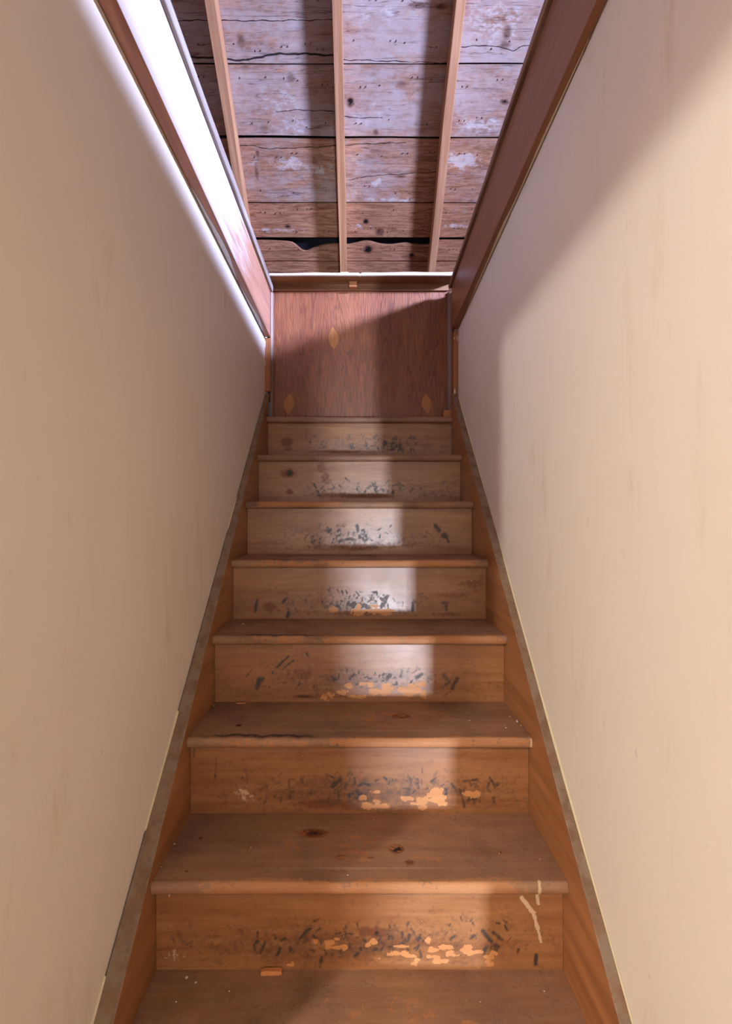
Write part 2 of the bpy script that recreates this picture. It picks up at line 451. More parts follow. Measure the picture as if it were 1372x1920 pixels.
# roof: near slope (behind the camera) plain, far slope in single planks
roof = struct(empty('ceiling', (0, RIDGE_Y, RIDGE_Z)))
def slope_pt(x, y, up=0.0): return (x, y + SI*up, deck_z(y) + CO*up)
loft('roof_underlay', [[slope_pt(XG0, 1.38, 0.040), slope_pt(XG0, 1.38, 0.055), slope_pt(XG0, 4.5, 0.055), slope_pt(XG0, 4.5, 0.040)],
                       [slope_pt(XG1, 1.38, 0.040), slope_pt(XG1, 1.38, 0.055), slope_pt(XG1, 4.5, 0.055), slope_pt(XG1, 4.5, 0.040)]], M['dark'], roof)
def nslope(x, y, up=0.0): return (x, y - SI*up, RIDGE_Z - (RIDGE_Y-y)*TAN + CO*up)
loft('near_roof_boarding', [[nslope(XG0, 1.40, 0), nslope(XG0, 1.40, 0.05), nslope(XG0, -1.7, 0.05), nslope(XG0, -1.7, 0)],
                   [nslope(XG1, 1.40, 0), nslope(XG1, 1.40, 0.05), nslope(XG1, -1.7, 0.05), nslope(XG1, -1.7, 0)]], M['roof'], roof)

def deck_at(px, py):
    y = (5.906-EYE)/(TAN + (VPY-py)/F_PX)
    return (px-VPX)/F_PX*y, y

def polyline_sd(X, Y, pts):
    """signed slope distance to a px polyline, 1 outside its x range"""
    P = np.array([deck_at(*p) for p in pts]); P = P[np.argsort(P[:,0])]
    gx = np.linspace(P[0,0], P[-1,0], 400); gy = np.interp(gx, P[:,0], P[:,1])
    kw = 31; gy = np.convolve(np.pad(gy, kw//2, mode='edge'), np.ones(kw)/kw, mode='valid')
    cy = np.interp(X, gx, gy) + 0.0012*np.sin(X*41+P[0,1]*90) + 0.0008*np.sin(X*97)
    sd = (Y-cy)/CO
    val = 0.5 + sd*2.5
    out = (X < P[0,0]-0.01) | (X > P[-1,0]+0.01)
    val = np.where(out, 1.0, np.clip(val, 0.0, 1.0))
    return val

EDGES = [1.42, 1.70, 1.95, 2.25, 2.515, 2.775, 3.027, 3.288, 3.449, 3.566, 3.70, 3.86, 4.02, 4.20, 4.36]
BOARD_EXTRA = {   # index: (crack R, crack G, knots, pale patches) in photograph pixels
 4: (([(330,107),(400,108),(430,111),(455,114),(480,109),(500,103),(525,101),(570,101),(630,104)],),
     ([(330,38),(480,39),(640,37)], [(645,112),(740,115),(835,118)], [(866,88),(920,85),(950,92),(962,97),(975,86),(1010,85)]),
     [(452,78,9,16,0.75),(785,10,22,8,0.8),(828,12,16,7,0.7),(945,85,12,12,0.65),(950,62,8,16,0.75),(490,82,5,4,0.7)], [(930,40,60,45,0.6),(700,25,60,25,0.5)]),
 5: (((),), ([(645,219),(680,221),(716,221)], [(520,209),(560,206),(635,209)]),
     [(657,191,7,9,1.0),(752,158,14,7,0.7),(545,147,9,9,0.7),(704,248,6,8,0.7),(495,240,10,8,0.65),(946,191,9,5,0.9)], [(520,190,40,30,0.5),(900,235,45,12,0.8),(560,235,40,20,0.6),(690,210,40,30,0.4)]),
 6: (((),), ([(440,273),(475,273),(500,279),(560,277),(640,273)], [(645,272),(700,269),(760,267)], [(655,337),(700,329),(760,326),(830,322)]),
     [(483,288,4,10,0.7),(481,325,4,16,0.65),(560,363,18,4,0.6),(750,331,10,3,0.8)], [(545,307,32,10,0.95),(600,318,20,10,0.7),(870,300,32,14,1.0),(705,341,10,8,0.8),(730,375,60,4,0.8),(475,305,10,10,0.5)]),
 7: (((),), ((),), [(686,415,5,5,1.0),(712,434,8,8,0.85),(539,424,6,5,0.8),(700,412,20,3,0.5)], [(520,432,60,5,0.6),(870,423,40,4,0.7),(660,425,30,5,0.6)]),
 8: (((),), ((),), [(690,467,9,8,1.0),(771,480,6,6,0.95),(760,481,8,4,0.6),(530,462,8,4,0.5)], []),
 9: (((),), ((),), [(770,497,18,6,0.55)], []),
}
WASH = {0:.5,1:.55,2:.55,3:.6,4:.64,5:.60,6:.50,7:.33,8:.04,9:.06,10:.06,11:.2,12:.2,13:.2}
nail_v = [(math.cos(a)*0.0032, math.sin(a)*0.0032) for a in (0.4, 1.66, 2.9, 4.2, 5.4)]
for i in range(len(EDGES)-1):
    e0, e1 = EDGES[i]+(0.0022 if i > 4 else 0.0014), EDGES[i+1]-(0.0022 if i > 4 else 0.0014)
    fine = i in BOARD_EXTRA
    xs = np.unique(np.concatenate([np.linspace(XG0, XG1, 60), np.linspace(-1.15, 1.15, 288 if fine else 40)]))
    nv = max(4, int((e1-e0)/CO/0.008)) if fine else 3
    wa, wb = wob(100+i, 0.0016, 3.0), wob(200+i, 0.0016, 3.0)
    lo = np.array([e0 + abs(wa(x)) for x in xs]); hi = np.array([e1 - abs(wb(x)) for x in xs])
    if i == 5: hi -= 0.0065*np.clip(0.55-xs*0.5, 0.25, 1.0)            # wide dark joint under this plank
    if i == 8:                                                         # waney edge with a broken knot
        prof = np.array([(-1.2,.012),(-.60,.014),(-.47,.020),(-.42,.026),(-.385,.058),(-.35,.072),(-.315,.056),(-.22,.034),(-.12,.030),(-.08,.036),(-.03,.028),(.03,.016),(.07,.017),(.13,.032),(.20,.036),(.30,.026),(.40,.036),(.46,.032),(.5,.012),(1.2,.008)])
        gx = np.linspace(-1.2, 1.2, 1200); gy = np.interp(gx, prof[:,0], prof[:,1]); gy = np.convolve(np.pad(gy, 12, mode='edge'), np.ones(25)/25, mode='valid')
        lo = e0 + np.interp(xs, gx, gy) + np.array([wa(x) for x in xs])*0.6
    nx = len(xs)
    T = np.linspace(0, 1, nv+1)
    Yg = lo[None,:] + (hi-lo)[None,:]*T[:,None]
    Xg = np.broadcast_to(xs[None,:], Yg.shape)
    und = np.stack([Xg, Yg, 5.906-TAN*Yg], -1).reshape(-1, 3)
    top = und + np.array([0, SI, CO])*0.022
    rr = nv+1
    verts = np.concatenate([und, top]); F = []
    for r in range(nv):
        for c in range(nx-1):
            a = r*nx+c
            F.append((a, a+nx, a+nx+1, a+1))
    o_ = rr*nx
    for c in range(nx-1):
        F.append((c, c+1, c+1+o_, c+o_))
        a = nv*nx+c
        F.append((a+1, a, a+o_, a+1+o_))
        F.append((o_+c, o_+c+1, o_+nv*nx+c+1, o_+nv*nx+c))
    b = put('roof_board', verts, F, M['roof'], roof)
    b.color = (WASH[i], WASH[i], WASH[i], 1)
    wear = np.zeros((len(verts), 4)); wear[:, 0] = 1; wear[:, 1] = 1
    if fine:
        cr, cg, kn, pa = BOARD_EXTRA[i]
        X, Y = und[:,0], und[:,1]
        def fold(lst):
            val = np.ones(len(X))
            for p in lst:
                if len(p) > 1:
                    v2 = polyline_sd(X, Y, p)
                    val = np.where(np.abs(v2-0.5) < np.abs(val-0.5), v2, val)
            return val
        wear[:o_, 0] = fold(cr); wear[:o_, 1] = fold(cg)
        for ch, lst in ((2, kn), (3, pa)):
            for (px, py, rx, ry, s) in lst:
                cx, cy = deck_at(px, py); x2, _ = deck_at(px+rx, py); _, y2 = deck_at(px, py+ry)
                d = np.sqrt(((X-cx)/(x2-cx))**2 + ((Y-cy)/(y2-cy))**2)
                f = s*np.clip(1.35-0.75*d, 0, 1)
                wear[:o_, ch] = np.maximum(wear[:o_, ch], f)
    ca = b.data.color_attributes.new('wear', 'FLOAT_COLOR', 'POINT')
    ca.data.foreach_set('color', wear.ravel())
    # nail points poking through
    if 3 <= i <= 9:
        v, f = [], []
        r = random.Random(i*13+5)
        for bay0, bay1 in ((-1.15,-0.74),(-0.66,-0.13),(-0.07,0.44),(0.50,1.02)):
            for row in ((0.22, 0.78) if e1-e0 > 0.13 else (0.45,)):
                n = r.randint(3, 5); base = r.uniform(0, 0.06)
                for q in range(n):
                    x = bay0 + (bay1-bay0)*((q+0.5)/n) + r.uniform(-0.035, 0.035)
                    y = e0 + (e1-e0)*(row + r.uniform(-0.07, 0.07))
                    for dx in ((0, 0.028) if r.random() < 0.5 else (0,)):
                        n0 = len(v); L = r.uniform(0.004, 0.010)
                        tx, ty = r.uniform(-0.006, 0.006), r.uniform(-0.004, 0.006)
                        for a, c in nail_v: v.append(slope_pt(x+dx+a, y+c, -0.0003))
                        v.append(slope_pt(x+dx+tx, y+ty, -L))
                        f += [(n0+k, n0+(k+1) % 5, n0+5) for k in range(5)]
        nl = put('nail_points', v, f, M['iron'], b)
        nl['kind'] = 'stuff'; nl['label'] = 'rusty nail points poking through the plank'

# rafters under the planks
def rafter(xc, name='rafter', parent=None, w=0.046, dv=0.129):
    wl, wr = wob(int(xc*1000)+3, 0.0018, 5), wob(int(xc*1000)+9, 0.0018, 5)
    secs = []
    for y in np.linspace(1.46, 4.34, 60):
        a, b_ = xc - w/2 + wl(y), xc + w/2 + wr(y)
        zt = deck_z(y) - 0.002; zb = deck_z(y) - dv
        secs.append([(a, y, zb), (b_, y, zb), (b_, y, zt), (a, y, zt)])
    return loft(name, secs, M['rafter'], parent, bevel=0.002)
tag(rafter(-0.698), 'wooden rafter nearest the sunlit left edge of the stair opening', 'rafter', 'roof rafters above the stair opening')
tag(rafter(-0.105), 'rough wooden rafter in the middle of the stair opening', 'rafter', 'roof rafters above the stair opening')
tag(rafter(0.470), 'wooden rafter nearest the shaded right edge of the stair opening', 'rafter', 'roof rafters above the stair opening')
for xc in (-1.29, -1.87, 1.06, 1.65): rafter(xc, 'rafter', roof)

# ------------------------------------------------------------------ opening trim
Y_N, Y_FL, Y_FR = 0.10, 2.54, 2.50
t1 = struct(empty('trim_1', (xfl(1.3), 1.3, zbl(1.3))))
ys = np.linspace(Y_N, Y_FL, 50)
loft('fascia_board', [[(xfl(y), y, zbl(y)), (xfl(y), y, ztl(y)-0.001), (xl(y)+0.002, y, ztl(y)-0.001), (xl(y)+0.002, y, zbl(y))] for y in ys], M['fascia_pale'], t1, bevel=0.0015)
wv = wob(31, 0.0012, 6)
def lip_sec(x, y, z, h, sgn, p):
    pts = []
    for a in np.linspace(-80, 80, 7):
        a = math.radians(a); pts.append((x + sgn*(p - 0.004 + 0.004*math.cos(a)*1.0), y, z + h/2 + (h/2)*math.sin(a)))
    return [(x - sgn*0.03, y, z)] + pts + [(x - sgn*0.03, y, z+h)]
loft('floor_nosing', [lip_sec(xfl(y), y, ztl(y), 0.034, 1, 0.0125+wv(y)) for y in np.linspace(Y_N, Y_FL+0.012, 60)], M['lip_lit'], t1)
# old paint left on the underside of the left fascia
def smear(name, x_of, inward, z_of, y0, y1, wmax, seed, mat, parent, th=0.0012):
    wq = wob(seed, 0.30, 9)
    secs = []
    for y in np.linspace(y0, y1, 40):
        t = (y-y0)/(y1-y0); w_ = wmax*max(0.08, min(1.0, (math.sin(PI*min(1, max(0, t))))**0.6*(0.75+wq(y))))
        x0 = x_of(y) + inward*0.003; x1 = x0 + inward*w_
        z = z_of(y)
        secs.append([(x0, y, z-th), (x1, y, z-th), (x1, y, z-0.0001), (x0, y, z-0.0001)])
    loft(name, secs, mat, parent)
smear('paint_smear', xl, 1, zbl, 1.46, 1.98, 0.017, 4, M['cap'], t1)
smear('paint_smear', xl, 1, zbl, 2.02, 2.48, 0.015, 8, M['cap'], t1)

t2 = struct(empty('trim_2', (xfr(1.3), 1.3, zbr(1.3))))
ys = np.linspace(Y_N, Y_FR, 50)
loft('fascia_board', [[(xfr(y), y, zbr(y)), (xfr(y), y, ztr(y)-0.001), (xr(y)-0.002, y, ztr(y)-0.001), (xr(y)-0.002, y, zbr(y))] for y in ys], M['fascia'], t2, bevel=0.0015)
loft('floor_nosing', [lip_sec(xfr(y), y, ztr(y), 0.020, -1, 0.0125+wv(y+5)) for y in np.linspace(Y_N, Y_FR+0.012, 60)], M['lip'], t2)
smear('paint_smear', xr, -1, zbr, 1.05, 2.30, 0.0085, 12, M['caulk'], t2)
# header closing the opening above the camera
struct(box('trim_3', -0.45, 0.44, 0.07, 0.098, 2.24, 2.43, M['fascia']))

# upright trim at the far end of both walls
zf = lambda y, side: (-0.878 + (y-0.9346)*0.8986 + EYE) if side < 0 else (-0.83 + (y-0.8885)*0.86 + EYE)
struct(box('trim_4', -0.4455, -0.4185, 2.545, 2.568, 1.93, zbl(2.54)-0.002, M['trim'], bevel=0.0015))
struct(box('trim_5', 0.4345, 0.4535, 2.503, 2.568, 1.87, zbr(2.50)-0.002, M['trim'], bevel=0.0015))
def chips(parent, lst):
    for (x, y, z, w_, h_) in lst:
        n = 8; pts = [(x + w_*math.cos(a)*(1+0.3*math.sin(3*a)), y, z + h_*math.sin(a)*(1+0.25*math.cos(2*a))) for a in np.linspace(0, 2*PI, n, endpoint=False)]
        back = [(p[0], y+0.0008, p[2]) for p in pts]
        loft('paint_chip', [pts, back], M['cap'], parent)
chips(bpy.data.objects['trim_4'], [(-0.443, 2.5441, 2.15, 0.002, 0.022), (-0.4435, 2.5441, 2.06, 0.0018, 0.016)])
chips(bpy.data.objects['trim_5'], [(0.4515, 2.5021, 2.165, 0.0025, 0.018), (0.437, 2.5021, 2.165, 0.002, 0.008), (0.4385, 2.5021, 1.915, 0.004, 0.020), (0.443, 2.5021, 1.90, 0.003, 0.010)])

# ------------------------------------------------------------------ panel at the top of the stairs
PY = 2.600
pan = tag(empty('plywood_panel', (0, PY, 1.80)), 'reddish brown plywood panel with oval patches closing the top of the stairs', 'panel')
box('sheet', -0.4165, 0.4250, PY, PY+0.012, 1.801, 2.4510, M['ply'], pan, origin=(0, PY, 1.80))
def quarter(name, x0, x1, y, z0, z1, mat, parent):
    n = 6; sgn = 1 if x1 > x0 else -1; w_ = abs(x1-x0)
    sec = lambda z: [(x0, y, z)] + [(x0 + sgn*w_*math.sin(a), y - w_*math.cos(a), z) for a in np.linspace(0, PI/2, n)]
    return loft(name, [sec(z0), sec(z1)], mat, parent)
quarter('corner_strip', -0.4260, -0.4105, PY-0.0005, 1.802, 2.412, M['strip'], pan)
quarter('corner_strip', 0.4400, 0.4180, PY-0.0005, 1.802, 2.412, M['strip'], pan)
def patch(px, py, hw, hh, sk):
    x = (px-VPX)/F_PX*PY; z = EYE + (VPY-py)/F_PX*PY
    L, R_ = [], []
    for t in np.linspace(-1, 1, 13):
        wd = hw*(1-abs(t)**1.8)
        L.append((x-wd+sk*t*0.004, z+t*hh)); R_.append((x+wd+sk*t*0.004, z+t*hh))
    ring = L[::-1] + R_[1:-1]
    loft('oval_patch', [[(a, PY-0.0007, b) for a, b in ring], [(a, PY+0.0002, b) for a, b in ring]], M['patch'], pan)
patch(625, 634, 0.0245, 0.054, -1); patch(541.5, 758, 0.0245, 0.050, 1); patch(799.5, 757, 0.024, 0.049, -1)

rl = tag(empty('top_rail', (0, 2.5, 2.42)), 'wooden attic floor edge above the plywood panel, its skylit front coloured pale', 'ledge')
wv2 = wob(77, 0.0010, 9)
secs, secp = [], []
for x in np.linspace(-0.4165, 0.4300, 90):
    nt = -0.004 if -0.006 < x < 0.008 else 0.0
    up = 0.004 if -0.090 < x < -0.05 else 0
    tl = 0.003*(x/0.42); yf = 2.4965 + wv2(x) - nt; zt_ = 2.4655 + wv2(x*2) + nt + up + tl
    secp.append([(x, yf, 2.4528), (x, yf, zt_), (x, yf+0.012, zt_+0.0005), (x, yf+0.012, 2.4524)])
    secs.append([(x, yf+0.0121, 2.4522), (x, yf+0.0121, zt_), (x, 2.640, zt_), (x, 2.640, 2.4522)])
loft('ledge_board', secs, M['rail'], rl)
loft('lit_front_edge', secp, M['cap'], rl)  # wood edge coloured pale to stand for the skylight on it
box('backing_board', -0.4165, 0.4250, 2.588, PY-0.0005, 2.4212, 2.4515, M['rail'], rl)
box('wood_block', (654.5-VPX)/F_PX*2.57, (669-VPX)/F_PX*2.57, 2.556, 2.5875, 2.426, 2.4515, M['patch'], rl, bevel=0.001)

# ------------------------------------------------------------------ staircase
st = tag(empty('staircase', (0, 0.66, 0)), 'worn varnished wooden staircase climbing between two cream walls', 'staircase')

class Wear:
    def __init__(s, U, V):
        s.U, s.V = U, V; s.f = np.zeros((len(U), 4))
    def blob(s, ch, x, y, rx, ry, a=1.0, soft=0.75):
        d = np.sqrt(((s.U-x)/rx)**2 + ((s.V-y)/ry)**2)
        s.f[:, ch] = np.maximum(s.f[:, ch], a*np.clip(1+soft*0.5-soft*d, 0, 1))
    def stroke(s, ch, x0, y0, x1, y1, w_, a=1.0):
        dx, dy = x1-x0, y1-y0; L = dx*dx+dy*dy+1e-12
        t = np.clip(((s.U-x0)*dx+(s.V-y0)*dy)/L, 0, 1)
        d = np.hypot(s.U-x0-t*dx, s.V-y0-t*dy)
        s.f[:, ch] = np.maximum(s.f[:, ch], a*np.clip(1.3-0.8*d/w_, 0, 1))
    def haze(s, ch, x, y, rx, ry, a):
        d2 = ((s.U-x)/rx)**2 + ((s.V-y)/ry)**2
        s.f[:, ch] = np.clip(s.f[:, ch] + a*np.exp(-d2), 0, 1)

# wear of the risers, all given in photograph pixels on that riser's face
# 'sc': (x0,x1,y0,y1,count,strength) random heel scuffs; 'ba': bare patches; 'st': strokes; 'kn': knots; 'pa': pale
RW = {
 3: dict(sc=[(470,960,1725,1795,46,.8),(640,800,1735,1790,26,.9),(320,520,1735,1780,14,.5)], hz=[(720,1765,230,38,.26),(520,1775,190,32,.20)],
         ba=[(690,930,1762,1812,30),(590,650,1745,1780,7),(540,565,1800,1810,2)], st=[(905,1745,920,1765,4,1),(925,1748,940,1762,4,.9),(912,1775,908,1785,5,.9),(1005,1790,1004,1806,4,1),(575,1745,562,1760,3,1),(497,1765,488,1788,3,1),(525,1778,520,1792,3,1),(600,1765,612,1790,3.5,.9),(603,1795,600,1812,3,.8),(770,1740,785,1765,3,.8),(972,1780,970,1786,3,.9)],
         kn=[(700,1748,34,11,.72),(706,1750,6,7,1.0)], pa=[('s',978,1684,1000,1712,4.5),('s',1000,1712,1008,1742,4),('s',1008,1742,1014,1766,3),('s',1006,1676,1009,1694,3.5),('h',330,1790,32,26,.52),('h',325,1735,20,18,.30),('s',317,1672,317,1680,2)]),
 4: dict(sc=[(440,660,1450,1510,34,.55),(640,840,1448,1500,38,.9),(840,930,1460,1510,14,.7)], hz=[(720,1490,130,26,.28),(560,1485,140,26,.22),(900,1490,70,25,.16)],
         ba=[(672,832,1478,1510,17),(690,810,1507,1514,7),(866,890,1482,1496,3)], st=[(638,1460,624,1475,5,1),(612,1452,630,1460,2.5,.7),(870,1465,895,1461,2.5,.9),(918,1458,928,1475,2.5,.8),(862,1480,870,1512,3,.9),(846,1470,856,1482,3,.8),(405,1420,403,1460,2,.6),(364,1403,364,1418,2.5,.8),(634,1492,637,1506,4,.9),(566,1490,568,1505,3,.8),(782,1468,785,1478,3,.9)],
         kn=[(610,1507,56,11,.74),(655,1512,22,7,.7),(600,1507,25,4,.7)], pa=[('h',455,1485,28,16,.55),('h',385,1480,22,14,.25),('h',475,1500,22,10,.35)]),
 5: dict(sc=[(480,640,1240,1300,18,.5),(620,790,1255,1292,34,.8),(785,860,1262,1305,10,.6)], hz=[(700,1275,90,20,.30),(560,1265,50,20,.22)],
         ba=[(640,790,1281,1308,18),(560,650,1300,1308,6),(762,800,1275,1305,8),(718,728,1278,1290,2)], st=[(486,1273,482,1290,4.5,1),(492,1272,488,1278,4,1),(540,1231,520,1250,2.2,1),(550,1238,530,1255,2,.8),(473,1255,460,1270,1.6,.7),(730,1266,724,1274,5,1),(790,1265,782,1270,5,1),(832,1266,842,1280,5,.8),(857,1272,847,1291,4,1),(575,1226,577,1228,2.5,1)],
         kn=[(560,1264,34,14,.5),(570,1306,22,3.5,.9),(615,1305,60,6,.55)], pa=[('h',683,1253,8,8,.35)]),
 6: dict(sc=[(600,730,1108,1146,44,.95),(520,610,1110,1150,12,.6),(740,800,1115,1150,10,.6)], hz=[(670,1135,60,18,.40)],
         ba=[(620,735,1134,1150,9)], st=[(482,1125,478,1148,3,1),(536,1122,530,1130,3,.9),(541,1148,539,1156,3.5,1),(774,1130,773,1145,4,1),(829,1130,838,1131,3,.9),(836,1136,837,1142,3,.9),(724,1120,720,1130,5,.9),(798,1120,810,1140,2.5,.5)],
         kn=[(505,1138,15,10,.66),(530,1112,14,5,.5),(885,1095,40,7,.55),(905,1084,12,14,.5),(850,1116,50,6,.5),(892,1108,6,7,.45),(840,1152,50,5,.5),(680,1150,70,5,.62),(800,1125,30,12,.35)], pa=[]),
 7: dict(sc=[(580,740,985,1020,40,.85),(520,580,990,1015,10,.5),(740,830,995,1025,14,.5)], hz=[(660,1012,70,14,.30)], ba=[],
         st=[(669,985,671,996,3,1),(633,996,640,985,2.5,.9),(816,986,823,995,4,1),(832,1003,836,1006,5,1),(836,1006,841,1016,2.5,.9),(800,996,808,1004,2,.6),(571,1010,576,1003,2,.8),(637,1016,650,1012,5,.8),(680,1010,684,1016,4,.9)],
         kn=[(640,985,14,7,.48),(640,1026,110,9,.52),(730,1020,60,10,.4)], pa=[]),
 8: dict(sc=[(570,740,905,928,30,.7),(740,860,900,935,20,.5)], hz=[(700,918,110,14,.22)],
         ba=[], st=[(648,897,655,903,2,.8),(690,915,694,912,3.5,.9),(737,922,737,926,4,1),(596,922,598,928,3.5,1),(746,905,756,911,2,.8)],
         kn=[(543,887,9,8,1.0),(542,888,20,9,.6),(543,922,9,6,.72),(602,876,10,14,.55),(610,893,10,13,.6),(600,868,9,8,.5),(614,902,14,8,.5),(690,930,70,5,.66),(620,928,40,7,.5)], pa=[]),
 9: dict(sc=[(555,680,815,845,26,.55),(680,790,818,848,34,.7),(790,840,822,848,10,.4)], hz=[(700,838,100,12,.28)], ba=[], st=[(718,838,724,832,3,.9),(733,838,737,830,3,.9)],
         kn=[(538,829,14,9,.70),(540,842,10,6,.6),(640,846,60,4,.6)], pa=[]),
 2: dict(sc=[], hz=[], ba=[], st=[], kn=[], pa=[]), 1: dict(sc=[], hz=[], ba=[], st=[], kn=[], pa=[]),
}

def grid_mesh(name, P, mat, parent, wear, smooth=False):
    """P: (rows, cols, 3)"""
    r, c = P.shape[:2]
    F = [(i*c+j, i*c+j+1, (i+1)*c+j+1, (i+1)*c+j) for i in range(r-1) for j in range(c-1)]
    o = put(name, P.reshape(-1, 3), F, mat, parent, smooth)
    ca = o.data.color_attributes.new('wear', 'FLOAT_COLOR', 'POINT')
    ca.data.foreach_set('color', wear.ravel())
    return o

for k in range(1, 10):
    y = riser_y(k); z0, z1 = RISE*(k-1), RISE*k - TH
    fine = k >= 3
    nx, nz = (420, 84) if fine else (20, 4)
    xs = np.linspace(-W2+0.0008, W2-0.0008, nx); zs = np.linspace(z0, z1, nz)
    # profile: back bottom -> front bottom -> front face -> back top  (closed solid with a 20 mm thickness)
    prof = [(y+0.018, z0)] + [(y, z) for z in zs] + [(y+0.018, z1), (y+0.018, z0)]
    P = np.array([[(x, a, b) for x in xs] for a, b in prof])
    flat = P.reshape(-1, 3)
    wr = Wear(flat[:,0], flat[:,2])
    D = RW[k]
    tox = lambda px: (px-VPX)/F_PX*y
    toz = lambda py: EYE + (VPY-py)/F_PX*y
    s_ = y/F_PX
    rr_ = random.Random(k*17)
    if fine:
        for (a, b, c, d, n, stg) in D['sc']:
            for _ in range(int(n*1.7)):
                px, py = rr_.uniform(a, b), c + (d-c)*rr_.random()**0.9
                L = rr_.uniform(3, 12)*(1.0 if k < 5 else 0.75); an = rr_.gauss(1.15, 0.8)
                wr.stroke(0, tox(px), toz(py), tox(px+L*math.cos(an)), toz(py-L*math.sin(an)), rr_.uniform(1.0, 2.6)*s_, stg*rr_.random()**0.7)
        wr.haze(0, 0.0, z0+0.045, 0.42, 0.045, 0.17)
        for (px, py, rx, ry, a) in D['hz']: wr.haze(0, tox(px), toz(py), rx*s_, ry*s_, a)
        for (a, b, c, d, n) in D['ba']:
            for _ in range(n):
                px, py = rr_.uniform(a, b), c + (d-c)*rr_.random()**0.7
                wr.blob(1, tox(px), toz(py), rr_.uniform(4, 13)*s_, rr_.uniform(2.5, 6)*s_, 0.95, 0.75)
        for (a, b, c, d, w_, st_) in D['st']: wr.stroke(0, tox(a), toz(b), tox(c), toz(d), w_*s_, st_)
        for (px, py, rx, ry, a) in D['kn']: wr.blob(2, tox(px), toz(py), rx*s_, ry*s_, a, 0.9)
        for q in D['pa']:
            if q[0] == 's': wr.stroke(3, tox(q[1]), toz(q[2]), tox(q[3]), toz(q[4]), q[5]*s_, 1.0)
            else: wr.haze(3, tox(q[1]), toz(q[2]), q[3]*s_, q[4]*s_, q[5])
        wr.f[:, 0] *= 1 - 0.6*np.clip(wr.f[:, 2], 0, 1)
        wr.f[:, 0] *= np.clip(1.15 - wr.f[:, 1]*0.8, 0.2, 1)
    grid_mesh('riser', P, M['riser'], st, wr.f)

# wear of the treads: 'edge' = bare strip at the nosing (x0,x1), 'blk' = dark chipped line above it, others in px on the top
TW = {
 2: dict(edge=[(300,1100)], blk=[], kn=[], ba=[(560,900,1870,1920,22)], pa=[]),
 3: dict(edge=[(380,980)], blk=[], kn=[(588,1563,30,9,.80),(588,1563,14,4,.92),(743,1592,13,8,1.0),(638,1607,8,5,.8),(695,1608,9,3,.7),(768,1617,10,5,.7),(677,1600,7,2.5,.6),(376,1571,3,2,1.2),(938,1598,3,2.5,1.2),(350,1634,4,2,.9)], ba=[(520,860,1560,1618,34)], pa=[('s',1010,1650,1012,1660,3)]),
 4: dict(edge=[(610,990)], blk=[(400,590)], kn=[(750,1343,20,5,.75),(750,1343,11,3,.5),(448,1360,6,2.5,.95)], ba=[(640,860,1330,1362,20)], pa=[('s',996,1384,997,1390,2.5),('h',940,1360,14,4,.5)]),
 5: dict(edge=[(600,950)], blk=[(455,600)], kn=[(710,1180,40,3,.5)], ba=[(570,760,1166,1182,10)], pa=[]),
 6: dict(edge=[(600,900)], blk=[(470,600)], kn=[], ba=[], pa=[]),
 7: dict(edge=[(480,640)], blk=[], kn=[], ba=[], pa=[]),
 8: dict(edge=[], blk=[], kn=[], ba=[], pa=[]),
 9: dict(edge=[], blk=[], kn=[], ba=[], pa=[]),
 1: dict(edge=[], blk=[], kn=[], ba=[], pa=[]),
}
